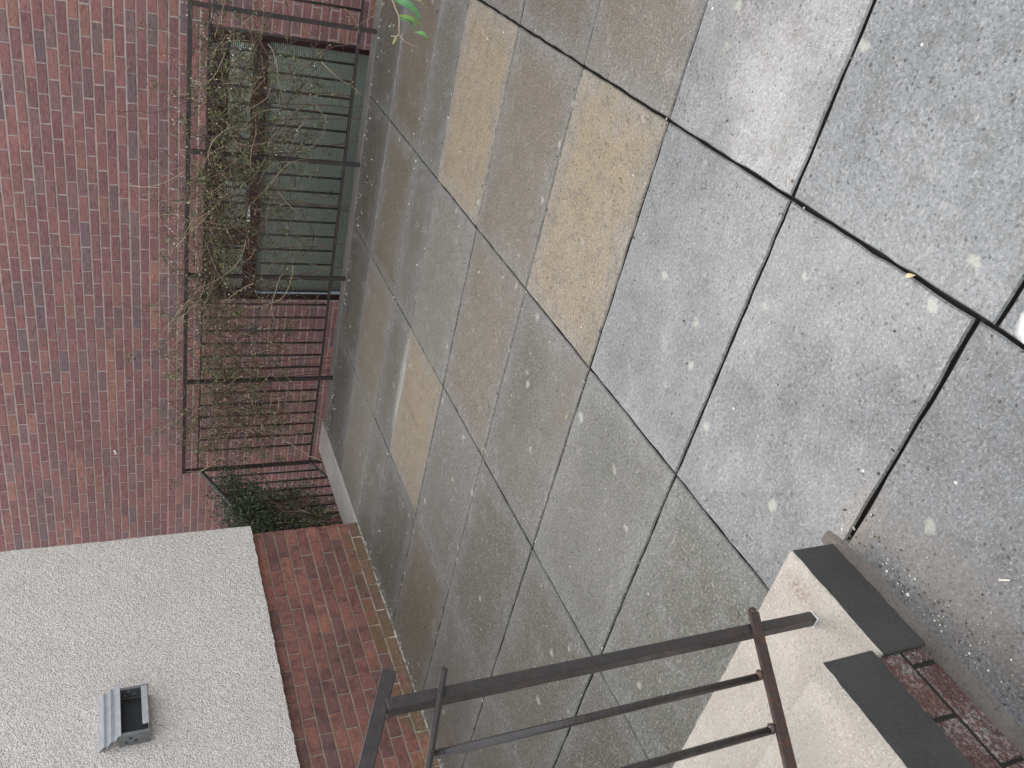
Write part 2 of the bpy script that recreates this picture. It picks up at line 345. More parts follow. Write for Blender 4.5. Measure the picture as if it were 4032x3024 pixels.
# keyed by (column, row): column 4 lies between the second and third long joints from the right
tt = {
 (3, 6): (GREY, .3), (3, 7): (GREY, .62), (3, 8): (GREY, .62), (3, 9): (TAN, .3), (3, 10): (PNK, .5), (3, 11): (TAN, .3), (3, 12): (SLV, .4), (3, 13): (BRN, .6), (3, 14): (OLV, .5),
 (4, 6): (LGT, .3), (4, 7): (LGT, .5), (4, 8): ((.25, .25, .245), 1.0), (4, 9): ((.13, .10, .060), .8), (4, 10): ((.125, .098, .060), .7), (4, 11): (BRN, .5), (4, 12): (SLV, .4), (4, 13): (OLV, .5), (4, 14): (OLV, .5),
 (2, 6): (LGT, .2), (2, 7): ((.125, .124, .095), .45), (2, 8): ((.16, .158, .132), .4), (2, 9): ((.105, .090, .062), .5), (2, 10): (PNK, .4), (2, 11): ((.19, .175, .135), .4), (2, 12): (SLV, .4), (2, 13): (BRN, .4), (2, 14): (OLV, .5),
 (1, 6): (LGT, .2), (1, 7): (OLV, .2), (1, 8): ((.118, .11, .078), .2), (1, 9): ((.112, .104, .074), .3), (1, 10): ((.155, .14, .115), .4), (1, 11): (TAN, .3), (1, 12): (SLV, .4), (1, 13): (PNK, .4), (1, 14): (OLV, .4),
 (0, 8): ((.15, .14, .11), .2), (0, 9): ((.15, .14, .115), .3), (0, 10): (BRN, .35), (0, 11): (DRK, .4), (0, 12): (SLV, .4), (0, 13): ((.20, .18, .13), .35), (0, 14): (DRK, .4)}
g = MB()
def slab(x0, x1, y0, y1, c, zo):
    nx, ny = 18, 12; per = []
    tx, ty = rnd.uniform(-.0018, .0018), rnd.uniform(-.0018, .0018); z = zo
    def P(x, y, j=.0022): 
        return (x + rnd.uniform(-j, j), y + rnd.uniform(-j, j))
    for i in range(nx): per.append(P(x0 + (x1 - x0) * i / nx, y0))
    for i in range(ny): per.append(P(x1, y0 + (y1 - y0) * i / ny))
    for i in range(nx): per.append(P(x1 - (x1 - x0) * i / nx, y1))
    for i in range(ny): per.append(P(x0, y1 - (y1 - y0) * i / ny))
    cx, cy = (x0 + x1) / 2, (y0 + y1) / 2; k = .004
    def inn(p): return (p[0] + k * (1 if p[0] < cx else -1) * min(1, abs(p[0] - cx) * 8), p[1] + k * (1 if p[1] < cy else -1) * min(1, abs(p[1] - cy) * 8))
    Z = lambda p: z + (p[0] - cx) * tx + (p[1] - cy) * ty
    uvf = lambda L: ([(p[0] - x0, p[1] - y0) for p in L], [(x1 - p[0], y1 - p[1]) for p in L])
    top = [inn(p) for p in per]; a, b = uvf(top)
    g.face([(p[0], p[1], Z(p)) for p in top], 0, c, a, b)
    N = len(per)
    for i in range(N):
        j = (i + 1) % N; L = [per[i], per[j], top[j], top[i]]; a, b = uvf(L)
        g.face([(L[0][0], L[0][1], Z(L[0]) - .005), (L[1][0], L[1][1], Z(L[1]) - .005), (L[2][0], L[2][1], Z(L[2])), (L[3][0], L[3][1], Z(L[3]))], 0, c, a, b)
        g.face([(per[i][0], per[i][1], -.022), (per[j][0], per[j][1], -.022), (per[j][0], per[j][1], Z(per[j]) - .005), (per[i][0], per[i][1], Z(per[i]) - .005)], 1)
for i in range(len(xs) - 1):
    x0 = xs[i][0] + xs[i][1] / 2; x1 = xs[i + 1][0] - xs[i + 1][1] / 2
    for j in range(len(ys) - 1):
        y0, y1 = ys[j], ys[j + 1]; g0, g1 = gy.get(y0, .008), gy.get(y1, .006)
        if i >= 4:
            if y0 == .933: y0 = .895
            if y1 == .933: y1 = .895
        base, wet = tt.get((i, j), (None, .35))
        if base is None: base = rnd.choice([GREY, OLV, BRN, LGT, (.17, .16, .14)])
        jit = rnd.uniform(.94, 1.06) * .76
        slab(x0, x1, y0 + g0 / 2, y1 - g1 / 2, (base[0] * jit, base[1] * jit, base[2] * jit, wet), rnd.uniform(-.0012, .0012))
tag(g.build('pavement', [M['slab'], M['dirt']]), kind='structure')
g = MB(); g.box(WX, 4, 5.378, EDGE + .012, -.10, .001, bev=.004)
tag(g.build('pavement_edge', M['edging']), kind='structure')
g = MB(); g.box(KX, WX - .004, 4.285, EDGE + .05, -.14, .006, bev=.006)
tag(g.build('lightwell_kerb', M['kerb']), kind='structure')

# ------------------------------------------------------------------ brickwork
FARP = [((.275, .118, .115), 7), ((.31, .14, .125), 4), ((.24, .105, .11), 6), ((.34, .16, .12), 1.2), ((.215, .125, .13), 3), ((.24, .125, .125), 3), ((.175, .12, .13), 1)]
LEFTP = [((.27, .10, .07), 5), ((.225, .085, .06), 5), ((.31, .12, .075), 2), ((.165, .068, .058), 3), ((.15, .07, .068), 1.2)]
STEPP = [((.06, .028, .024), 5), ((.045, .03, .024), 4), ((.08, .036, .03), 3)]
def brickwork(g, O, U, N, u0, u1, z0, z1, pal, seed, bl=.2267, ch=.075, z_off=0, joint=.0108, keep=None, u_off=0, rec=.006, mortar_mi=1):
    """bricks laid on the plane through O with direction U and outward normal N; keep(u,z)->bool"""
    r = random.Random(seed); O = Vector(O); U = Vector(U); N = Vector(N); cols = [p for p, _ in pal]; ws = [w_ for _, w_ in pal]
    flip = U.cross(Vector((0, 0, 1))).dot(N) > 0
    def pt(u, z, d): q = O + U * u + N * d; return (q.x, q.y, z)
    def quad(a): g_ = a if flip else a[::-1]; return g_
    k0 = math.floor((z0 - z_off) / ch); k1 = math.ceil((z1 - z_off) / ch)
    for k in range(k0, k1):
        za = max(z0, z_off + k * ch + joint / 2); zb = min(z1, z_off + (k + 1) * ch - joint / 2)
        if zb - za < .01: continue
        za += r.uniform(-.0012, .0012); zb += r.uniform(-.0012, .0012)
        off = (bl / 2 if k % 2 else 0) + u_off
        i0 = math.floor((u0 - off) / bl); i1 = math.ceil((u1 - off) / bl)
        for i in range(i0, i1):
            a = max(u0, off + i * bl + joint / 2 + r.uniform(-.002, .002)); b = min(u1, off + (i + 1) * bl - joint / 2 + r.uniform(-.002, .002))
            if b - a < .015: continue
            segs = [(a, b)]
            if keep:
                segs = keep(a, b, za, zb)
            for a, b in segs:
                if b - a < .015: continue
                c = r.choices(cols, ws)[0]; f = r.uniform(.88, 1.14); f *= 1.12; c = (c[0] * f, c[1] * f * r.uniform(.95, 1.05), c[2] * f, 1)
                pr = r.uniform(-.0015, .002); e = .003
                j = lambda: r.uniform(-.0012, .0012)
                B = [(a + j(), za + j()), (b + j(), za + j()), (b + j(), zb + j()), (a + j(), zb + j())]
                I = [(B[0][0] + e, B[0][1] + e), (B[1][0] - e, B[1][1] + e), (B[2][0] - e, B[2][1] - e), (B[3][0] + e, B[3][1] - e)]
                g.face(quad([pt(u, z, pr) for u, z in I]), 0, c)
                for q in range(4):
                    s_ = (q + 1) % 4
                    g.face(quad([pt(*B[q], pr - e), pt(*B[s_], pr - e), pt(*I[s_], pr), pt(*I[q], pr)]), 0, c)
                    g.face(quad([pt(*B[q], -.03), pt(*B[s_], -.03), pt(*B[s_], pr - e), pt(*B[q], pr - e)]), 0, c)

# far brick building -------------------------------------------------
WTOP = 4.5; WX0, WX1, WZ0, WZ1 = -3.92, -1.535, -1.0, .81
far = empty('brick_building', (-3, FARY, WELL))
tag(far, 'tall red and purple brick building wall behind the black railing, with a blind-covered window', 'building')
g = MB()
def keep_far(a, b, za, zb):
    if zb > WZ0 and za < WZ1 and (zb + za) / 2 < WZ1:
        out_ = []
        if a < WX0: out_.append((a, min(b, WX0)))
        if b > WX1: out_.append((max(a, WX1), b))
        return out_
    return [(a, b)]
brickwork(g, (0, FARY, 0), (1, 0, 0), (0, -1, 0), -9, 3.2, WELL, WTOP, FARP, 11, z_off=.81 - .075 * 11, keep=keep_far, u_off=-1.724 + .2267 * 4)
d0 = FARY + .004
for x0, x1, z0, z1 in ((-9, WX0, WELL, WTOP), (WX1, 3.2, WELL, WTOP), (WX0, WX1, WZ1, WTOP), (WX0, WX1, WELL, WZ0)):
    g.box(x0, x1, d0, d0 + .22, z0, z1, 1)
g.build('wall', [M['brick_far'], M['mortar_far']], far)
g = MB(); g.box(-9.05, 3.25, FARY - .04, FARY + .3, WTOP, WTOP + .07, bev=.008); g.build('coping', M['plain'], far)
# window
wn = empty('window', (-2.7, FARY, WZ0)); wn.parent = far; wn.location = Vector((-2.7, FARY, WZ0)) - far.location
def wpart(mb, name, mat):
    o = mb.build(name, mat); o.parent = wn; o.matrix_parent_inverse = Matrix.Translation(-Vector((-2.7, FARY, WZ0))); return o
fy0, fy1 = FARY + .035, FARY + .10
g = MB()
g.box(WX0, WX0 + .06, fy0, fy1, WZ0, WZ1, bev=.003); g.box(WX1 - .05, WX1, fy0, fy1, WZ0, WZ1, bev=.003)
g.box(WX0 + .06, WX1 - .05, fy0, fy1, WZ1 - .05, WZ1, bev=.003); g.box(WX0 + .06, WX1 - .05, fy0, fy1, WZ0, WZ0 + .06, bev=.003)
g.box(WX0 + .06, WX1 - .05, fy0 - .015, fy1, .36, .435, bev=.004)
for mx_ in (-2.70, -3.30):
    g.box(mx_ - .035, mx_ + .035, fy0 - .003, fy1 - .004, .435, WZ1 - .05, bev=.003)
for a, b in ((WX0 + .06, -3.335), (-3.265, -2.735), (-2.665, WX1 - .05)):
    y = fy0 + .012
    g.box(a, a + .035, y, fy1 - .01, .435, WZ1 - .05, bev=.002); g.box(b - .035, b, y, fy1 - .01, .435, WZ1 - .05, bev=.002)
    g.box(a + .035, b - .035, y, fy1 - .01, WZ1 - .085, WZ1 - .05, bev=.002); g.box(a + .035, b - .035, y, fy1 - .01, .435, .462, bev=.002)
wpart(g, 'frame', M['frame'])
g = MB(); g.box(WX0 + .03, WX1 - .03, fy0 + .03, fy0 + .034, WZ0 + .03, WZ1 - .03); wpart(g, 'pane', M['glass'])
g = MB()
for top, bot in ((.345, WZ0 + .07), (.64, .465)):
    z = top
    while z > bot:
        r_ = .0085; y = fy1 + .035
        prof = [(y - r_*.6, z - .0062), (y - r_ * .4, z - .0030), (y, z + .0003), (y + r_ * .35, z + .0026), (y + r_*.6, z + .0040)]
        for q in range(4):
            (ya, z_a), (yb, z_b) = prof[q], prof[q + 1]
            g.face([(WX0 + .05, ya, z_a), (WX1 - .06, ya, z_a), (WX1 - .06, yb, z_b), (WX0 + .05, yb, z_b)])
        z -= .0154
for x in (-3.7, -3.0, -2.3, -1.75):
    g.box(x - .001, x + .001, fy1 + .024, fy1 + .026, WZ0 + .07, .64)
wpart(g, 'blind', M['blind'])
g = MB(); g.box(WX0 + .062, WX0 + .082, fy0 + .005, fy0 + .03, WZ0 + .07, .352, bev=.003); wpart(g, 'edge_strip', M['bluegrey'])  # narrow pale blue strip beside the left jamb
g = MB(); g.box(-3.12, -3.02, fy0 - .03, fy0 - .018, .44, .462, bev=.005); g.box(-3.02, -2.98, fy0 - .026, fy0 - .02, .446, .456, bev=.002); wpart(g, 'catch', M['white'])
g = MB(); g.box(WX0 - .5, WX1 + .5, FARY + .5, FARY + .52, WELL, 1.2); g.box(WX0 - .5, WX1 + .5, FARY + .23, FARY + .5, WZ1 + .12, WZ1 + .14); wpart(g, 'room_backdrop', M['dark'])
g = MB(); g.box(WX0 - .02, WX1 + .02, FARY - .035, FARY + .03, WZ0 - .05, WZ0, bev=.004); wpart(g, 'sill', M['plain'])

# left rendered building ---------------------------------------------
LY1 = 4.285; RZ = .748; LTOP = 3.4
left = empty('rendered_building', (WX, 2, 0))
tag(left, 'white pebbledashed building on a red brick plinth, beside the pavement', 'building')
g = MB()
brickwork(g, (WX, 0, 0), (0, 1, 0), (1, 0, 0), -3.2, LY1, .004, RZ + .01, LEFTP, 23, z_off=.003, joint=.009, u_off=.06)
brickwork(g, (0, LY1, 0), (1, 0, 0), (0, 1, 0), -7.5, WX, WELL, RZ + .01, LEFTP, 24, z_off=.003, joint=.009)
g.box(-7.5, WX - .007, -3.2, LY1 - .007, -.02, RZ, 1)
g.box(-7.5, KX, LY1 - .3, LY1 - .007, WELL, -.02, 1)
g.build('brick_plinth', [M['brick_left'], M['mortar_left']], left)
# pebbledash skin: gridded so that its corner and lower edge are uneven
def dash(mb, O, U, N, u0, u1, z0, z1, step=.02):
    O = Vector(O); U = Vector(U); N = Vector(N); nu = int((u1 - u0) / step); nz = int((z1 - z0) / step)
    V = []
    for j in range(nz + 1):
        for i in range(nu + 1):
            u = u0 + (u1 - u0) * i / nu; z = z0 + (z1 - z0) * j / nz; p = O + U * u; p.z = z
            s_ = .003 * noise.noise(p * 60) + .0035 * noise.noise(p * 7)
            q = p + N * s_
            if j == 0: q.z += .006 * noise.noise(p * 45) + .003 * noise.noise(p * 9)
            V.append(q)
    w_ = nu + 1
    fs = [(j * w_ + i, j * w_ + i + 1, (j + 1) * w_ + i + 1, (j + 1) * w_ + i) for j in range(nz) for i in range(nu)]
    mb.poly(V, fs)
g = MB(); RX = -4.168
dash(g, (RX, 0, 0), (0, 1, 0), (1, 0, 0), 1.2, LY1 + .036, RZ, 2.4)
g.box(-7.5, RX - .006, -3.2, LY1 + .030, RZ + .004, LTOP)
g.face([(RX, -3.2, RZ), (RX, 1.2, RZ), (RX, 1.2, LTOP), (RX, -3.2, LTOP)])
g.face([(RX, 1.2, 2.4), (RX, LY1 + .036, 2.4), (RX, LY1 + .036, LTOP), (RX, 1.2, LTOP)])
dash(g, (0, LY1 + .036, 0), (-1, 0, 0), (0, 1, 0), -RX, -RX + .3, RZ, 2.4)
g.build('pebbledash_wall', M['render'], left)
g = MB(); g.box(-7.6, RX + .1, -3.3, LY1 + .1, LTOP, LTOP + .12, bev=.01); g.build('roof_edge', M['plain'], left)
# green damp skirt of dirt where the plinth meets the paving is in the materials

# vent cowl -----------------------------------------------------------
vent = empty('wall_vent', (RX, 2.95, 1.45))
tag(vent, 'galvanised metal vent cover with ribbed sloping top on the white pebbledash', 'vent')
VX = RX + .002; VD = .092
g = MB()
prof = [(0, 1.693), (.012, 1.690), (.028, 1.668), (.040, 1.664), (.052, 1.640), (.064, 1.636), (.076, 1.612), (.098, 1.596)]
prof = [(0, 1.694), (.036, 1.668), (.027, 1.656), (.068, 1.634), (.059, 1.620), (.100, 1.602), (.102, 1.588)]
th = .0022
ya, yb = 2.805, 3.125
for (a, z1), (b, z2) in zip(prof, prof[1:]):
    d_ = Vector((b - a, 0, z2 - z1)).normalized(); nn = Vector((-d_.z, 0, d_.x)) * th
    A = [(VX + a, z1), (VX + b, z2), (VX + b - abs(nn.x), z2 - abs(nn.z) - .001), (VX + a - abs(nn.x), z1 - abs(nn.z) - .001)]
    V = [(p[0], y, p[1]) for y in (ya, yb) for p in A]
    g.poly(V, [(0, 1, 5, 4), (1, 2, 6, 5), (2, 3, 7, 6), (3, 0, 4, 7), (0, 3, 2, 1), (4, 5, 6, 7)])
g.build('ribbed_hood', M['galv'], vent)
g = MB(); t = .002
g.box(VX, VX + VD, 2.81, 2.81 + t, 1.477, 1.60)           # near cheek
g.box(VX, VX + VD, 3.095, 3.095 + t, 1.455, 1.60)         # far cheek
g.box(VX, VX + VD, 2.812, 3.095, 1.452, 1.454)            # bottom
g.box(VX + VD - .012, VX + VD + .001, 2.808, 2.824, 1.454, 1.60)
g.box(VX + VD - .012, VX + VD + .001, 3.085, 3.099, 1.454, 1.60)
g.box(VX + .0, VX + VD, 2.81, 2.81 + t, 1.452, 1.477)
g.build('body', M['dullmetal'], vent)
g = MB(); g.box(VX + VD, VX + VD + .003, 2.856, 3.09, 1.457, 1.487); g.build('front_lip', M['galv'], vent)
g = MB(); g.box(VX, VX + .004, 2.82, 3.09, 1.46, 1.6); g.build('back_plate', M['nearblack'], vent)  # near-black plate behind the open front
def disc(mb, c, nrm, r, n_=16):
    c = Vector(c); nrm = Vector(nrm); a = nrm.orthogonal().normalized(); b = nrm.cross(a)
    mb.face([c + (a * math.cos(2 * math.pi * k / n_) + b * math.sin(2 * math.pi * k / n_)) * r for k in range(n_)])
for x, z in ((.060, 1.545), (.030, 1.565), (.035, 1.520)):
    g = MB(); disc(g, (VX + x, 2.8085, z), (0, -1, 0), .0085); g.build('painted_hole', M['nearblack'], vent)  # flat disc painted near-black for the dark inside a hole
    g = MB(); disc(g, (VX + x, 3.0935, z), (0, -1, 0), .0085); g.build('painted_hole', M['galv'], vent)  # paler disc paints the light seen through the far holes

# ------------------------------------------------------------------ steps
SX = -1.175; ST0 = .955; RISE = .156; GO = .287; SW = -2.45; NS = 7
st = empty('entrance_steps', (-1.8, .6, 0))
tag(st, 'pale concrete entrance steps on damp brick sides, beside the pavement', 'steps')
def top_z(k): return .145 + RISE * k
for k in range(NS):
    y1 = ST0 - GO * k; y0 = y1 - GO - .016
    if k == NS - 1: y0 = y1 - 1.4
    g = MB(); z1 = top_z(k); z0 = z1 - .145 if k else .002
    bm = bmesh.new(); bmesh.ops.create_cube(bm, size=1)
    for v in bm.verts: v.co = Vector(((SX + SW) / 2 + v.co.x * (SX - SW), (y0 + y1) / 2 + v.co.y * (y1 - y0), (z0 + z1) / 2 + v.co.z * (z1 - z0)))
    bmesh.ops.bevel(bm, geom=bm.edges[:], offset=.0035, segments=1, affect='EDGES')
    bmesh.ops.subdivide_edges(bm, edges=[e for e in bm.edges if e.calc_length() > .2], cuts=40, use_grid_fill=True)
    for v in bm.verts: v.co += Vector((noise.noise(v.co * 45), noise.noise(v.co * 45 + Vector((9, 0, 0))), .6 * noise.noise(v.co * 45 + Vector((0, 9, 0))))) * .0022
    bm.verts.index_update(); bm.normal_update()
    for f in bm.faces:
        g.poly([v.co[:] for v in f.verts], [range(len(f.verts))], 1 if f.normal.z < .35 else 0)  # faces that do not look up take the shaded colour
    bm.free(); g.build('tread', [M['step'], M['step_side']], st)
g = MB()
def step_bot(y):
    k = int(math.floor((ST0 - y) / GO)); return max(0, top_z(min(k, NS - 1)) - .147)
def keep_st(a, b, za, zb):
    out_ = []; n_ = max(1, int((b - a) / .01)); cur = None
    for i in range(n_):
        u = a + (b - a) * (i + .5) / n_; ok = (za + zb) / 2 < step_bot(u - .016) and zb < step_bot(u) + .02
        if ok and cur is None: cur = a + (b - a) * i / n_
        if not ok and cur is not None: out_.append((cur, a + (b - a) * i / n_)); cur = None
    if cur is not None: out_.append((cur, b))
    return out_
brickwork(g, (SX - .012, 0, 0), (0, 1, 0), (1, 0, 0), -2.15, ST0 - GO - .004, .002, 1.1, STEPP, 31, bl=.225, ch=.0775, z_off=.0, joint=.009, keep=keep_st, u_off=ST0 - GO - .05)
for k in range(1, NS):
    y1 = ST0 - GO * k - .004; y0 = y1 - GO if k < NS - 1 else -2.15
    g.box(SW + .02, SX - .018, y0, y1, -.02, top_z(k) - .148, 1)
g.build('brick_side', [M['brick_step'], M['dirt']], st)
# ragged cement fillet along the foot of the steps
g = MB(); r = random.Random(9); N = 60; V = []
for i in range(N):
    y = .985 - i * .035; wdt = .024 + .020 * noise.noise(Vector((y * 14, 0, 0))) + r.uniform(-.002, .002); hh = .013 + .010 * noise.noise(Vector((y * 18, 3, 0)))
    if i == 0: wdt *= .5
    V += [(SX - .02, y, hh), (SX + .004, y, hh * .9), (SX + wdt * .5, y, hh * .45 + r.uniform(-.002, .002)), (SX + wdt, y, .001), (SX + wdt + .006, y, -.01)]
g.poly(V, [(i * 5 + k, (i + 1) * 5 + k, (i + 1) * 5 + k + 1, i * 5 + k + 1) for i in range(N - 1) for k in range(4)], smooth=True)
g.build('cement_fillet', M['fillet'], st)

# ------------------------------------------------------------------ handrail on the steps
hr = empty('stair_railing', (-1.26, .822, .145))
tag(hr, 'dark painted metal stair railing with chipped rust spots, rising up the pale steps', 'railing')
HX = -1.26; SL = -.545
PY = .822
g = MB(); g.box(HX - .012, HX + .012, PY - .012, PY + .012, .140, 1.142, bev=.002); g.build('post', M['rail'], hr)
g = MB(); g.box(HX - .012, HX + .012, PY - GO * 5 - .012, PY - GO * 5 + .012, top_z(5) - .005, 1.142 + .545 * GO * 5, bev=.002); g.build('post', M['rail'], hr)
g = MB(); g.bar((HX, .893, 1.117), (HX, -.72, 1.117 + 1.613 * .50), .013, .027, mi=0, bev=.002); g.build('handrail', M['rail'], hr)
RXo = HX + .019
g = MB(); g.tube([(RXo, .862, 1.022), (RXo, .857, 1.026), (RXo, .5, 1.026 + .357 * .49), (RXo, -.72, 1.026 + 1.577 * .49)], .0065, n=8); g.bar((HX + .018, .855, 1.027), (HX + .018, -.72, 1.027 + 1.575 * .49), .010, .011, bev=.002); g.build('upper_rail', M['rail'], hr)
g = MB(); g.bar((HX + .018, .855, .300), (HX + .018, -.72, .300 + 1.575 * .50), .011, .024, bev=.002); g.tube([(HX + .018, .862, .298), (HX + .018, .850, .304)], .009, n=8); 
def blob(mb, c, r_, seed):
    bm = bmesh.new(); bmesh.ops.create_icosphere(bm, subdivisions=2, radius=1)
    for v in bm.verts: v.co = Vector(c) + Vector((v.co.x * r_[0], v.co.y * r_[1], v.co.z * r_[2])) * (1 + .22 * noise.noise(v.co * 2.5 + Vector((seed, 0, 0))))
    bm.verts.index_update(); mb.poly([v.co[:] for v in bm.verts], [[v.index for v in f.verts] for f in bm.faces], smooth=True); bm.free()
for k in range(13):
    y = PY - .109 - .111 * k; blob(g, (HX + .012, y, .318 + (.855 - y) * .50), (.010, .0105, .007), k)
blob(g, (HX + .012, PY, .314), (.008, .015, .010), 40)
g.build('lower_rail', M['rail_rusty'], hr)
for k in range(13):
    y = PY - .109 - .111 * k
    if abs(y - (PY - GO * 5)) < .03: continue
    g = MB(); za = .313 + (.855 - y) * .50; zb = 1.020 + (.855 - y) * .49
    g.tube([(HX + .006, y, za), (HX + .006, y, zb)], .008, n=12, smooth=True); g.build('baluster', M['rail'], hr)
g = MB(); rr = random.Random(3)
for (ax, ay, bx, by) in ((.0125, -.0145, .0145, .0125), (-.0145, -.0145, .0125, -.0125)):
    g.box(HX + ax, HX + bx, PY + ay, PY + by, .1455, .1475)
g.build('paint_line', M['white_ring'], hr)

# ------------------------------------------------------------------ lightwell railing
RY = 5.392
fr_ = empty('lightwell_railing', (-3, RY, 0))
tag(fr_, 'long black metal railing guarding the window well, overgrown with twigs', 'railing')
posts = [-.18, -1.054, -1.925, -2.797, -3.680]
for x in posts:
    g = MB(); g.box(x - .0125, x + .0125, RY - .0125, RY + .0125, -.01, 1.088); g.build('post', M['rail_far'], fr_)
CX = -4.532
g = MB(); g.box(CX - .0125, CX + .0125, RY - .0125, RY + .0125, -.3, 1.088); g.build('post', M['rail_far'], fr_)
g = MB(); g.box(CX - .0125, CX + .0125, 4.322, 4.345, -1.7, .52); g.build('post', M['rail_far'], fr_)
g = MB(); g.box(CX - .015, -.10, RY - .019, RY + .019, 1.086, 1.112, bev=.002); g.build('top_rail', M['rail_far'], fr_)
g = MB(); g.box(CX, -.10, RY - .010, RY + .010, .985, .997); g.build('upper_rail', M['rail_far'], fr_)
g = MB(); g.box(CX - .012, -.10, RY - .011, RY + .011, .100, .116); g.build('bottom_rail', M['rail_far'], fr_)
g = MB(); g.bar((CX, RY + .01, .985), (CX, 4.32, .985 - .45 * 1.08), .030, .026, bev=.002); g.build('sloping_rail', M['rail_far'], fr_)
g = MB(); g.bar((CX, RY, .103), (CX, 4.32, .103 - .45 * 1.072), .020, .016); g.build('sloping_rail', M['rail_far'], fr_)
bx = []
for a, b in zip(posts, posts[1:]): bx += [a + (b - a) * k / 8 for k in range(1, 8)]
bx += [-3.680 - .110 * k for k in range(1, 7)]
for x in bx:
    g = MB(); g.tube([(x, RY, .114), (x, RY, .986)], .008, n=8); g.build('baluster', M['rail_far'], fr_)
for k in range(1, 10):
    y = RY - .108 * k; g = MB(); g.tube([(CX, y, .108 - .0486 * k), (CX, y, .98 - .0486 * k)], .008, n=8); g.build('baluster', M['rail_far'], fr_)

# ------------------------------------------------------------------ plants
TW = [(.34, .26, .16, 1), (.18, .12, .085, 1), (.12, .08, .06, 1), (.50, .40, .27, 1), (.075, .055, .045, 1), (.15, .08, .065, 1), (.11, .085, .06, 1), (.20, .14, .10, 1)]
LF = [(.09, .11, .04, 1), (.14, .16, .06, 1), (.06, .08, .035, 1), (.28, .30, .14, 1)]
def leaf(mb, p, d, L, W, c, r):
    d = d.normalized(); s_ = d.cross(Vector((r.uniform(-1, 1), r.uniform(-1, 1), r.uniform(-1, 1))))
    if s_.length < 1e-4: s_ = d.orthogonal()
    s_ = s_.normalized() * W / 2; nn = d.cross(s_).normalized() * W * .25
    a = p; b = p + d * L * .5; e = p + d * L
    mb.face([a, b + s_ + nn, e, b], 0, c); mb.face([a, b, e, b - s_ + nn], 0, c)
def rv(r, k=1): return Vector((r.uniform(-1, 1), r.uniform(-1, 1), r.uniform(-1, 1))) * k
def walk(r, p, d, L, step=.03, wig=.35, grav=-.05, ylim=None, curl=None):
    pts = [p.copy()]; n_ = max(3, int(L / step)); d = d.normalized(); ax = rv(r).normalized() if curl is None else curl
    for i in range(n_):
        d = (d + rv(r, wig * .35) + ax.cross(d) * .10 + Vector((0, 0, grav))).normalized()
        q = pts[-1] + d * step
        if ylim:
            if q.y < ylim[0]: d.y = abs(d.y) * .5; q.y = ylim[0]
            if q.y > ylim[1]: d.y = -abs(d.y) * .5; q.y = ylim[1]
        pts.append(q)
    return pts
def climber(name, label, x0, x1, seed, nrun, nleaf, zc=.95, zsd=.12, hang=.3, specials=(), leafc=LF, budn=420, root=None):
    r = random.Random(seed); t_ = MB(); l_ = MB(); ylim = (RY - .13, RY + .16)
    nodes = []
    for pts, rad, ci in specials:
        P = [Vector(p) for p in pts]; Q = []
        for a, b in zip(P, P[1:]):
            for q in range(5): Q.append(a.lerp(b, q / 5) + rv(r, .006))
        Q.append(P[-1]); t_.tube(Q, rad, rad * .6, 5, 0, TW[ci]); nodes += [(q, (Q[-1] - Q[0]).normalized()) for q in Q[::2]]
    for i in range(nrun):
        if r.random() < .25: x = r.choice([x0 + (x1 - x0) * f for f in (.12, .37, .55, .8)]) + r.gauss(0, .06)
        else: x = r.uniform(x0, x1)
        z = min(1.22, r.gauss(zc, zsd)) if r.random() > hang else r.uniform(.35, .95)
        p = Vector((x, r.uniform(*ylim), z)); d = Vector((r.choice((-1, 1)) * r.uniform(.3, 1), r.uniform(-.4, .4), r.uniform(-.8, .8)))
        L = r.uniform(.15, .55) * (1.3 if r.random() < .2 else 1); pts = walk(r, p, d, L, .028, r.uniform(.1, .7), r.uniform(-.09, .05), ylim)
        rad = r.choice([.0014, .0018, .0022, .0032]); t_.tube(pts, rad, rad * .5, 4, 0, r.choice(TW)); nodes += [(q, d) for q in pts[::3]]
        for q in pts[2::4]:
            if r.random() < .5:
                pp = walk(r, q, rv(r), r.uniform(.03, .12), .02, .3, 0); t_.tube(pp, .0013, .0007, 3, 0, r.choice(TW)); nodes.append((pp[-1], rv(r)))
    hot = [r.choice(nodes) for _ in range(110)]
    for i in range(nleaf):
        q, d = r.choice(hot if i % 5 < 3 else nodes); q = q + rv(r, .02); q = q + rv(r, .022)
        if q.z < .1: continue
        dd = rv(r) + Vector((0, -.2, .1)); c = r.choice(leafc); f = r.uniform(.7, 1.3); c = (c[0] * f, c[1] * f, c[2] * f, 1)
        leaf(l_, q, dd, r.uniform(.014, .030), r.uniform(.005, .011), c, r)
    for i in range(budn):
        q, d = r.choice(nodes); q = q + Vector((r.uniform(-.03, .03), r.uniform(-.02, .02), r.uniform(0, .09)))
        if q.z > 1.24: continue
        leaf(l_, q, Vector((r.uniform(-.3, .3), 0, 1)), r.uniform(.008, .016), r.uniform(.005, .009), (.88, .85, .72, 1), r)
    rt = root or ((x0 + x1) / 2)
    for k in range(4):
        a = Vector((rt + r.uniform(-.05, .05), 5.75, WELL)); b = Vector((rt + r.uniform(-.5, .5), RY + .05, .9)); mid = a.lerp(b, .5) + Vector((0, .12, 0))
        Q = [a.lerp(mid, q / 8) for q in range(8)] + [mid.lerp(b, q / 8) for q in range(9)]; Q = [q + rv(r, .01) for q in Q]; t_.tube(Q, .006, .003, 5, 0, TW[1])
    e = empty(name, (rt, 5.75, WELL)); tag(e, label, 'climbing plant', 'climbing plants on the lightwell railing')
    t_.build('stems', M['twig'], e); l_.build('leaves', M['leaf'], e); return e
y_ = RY - .05
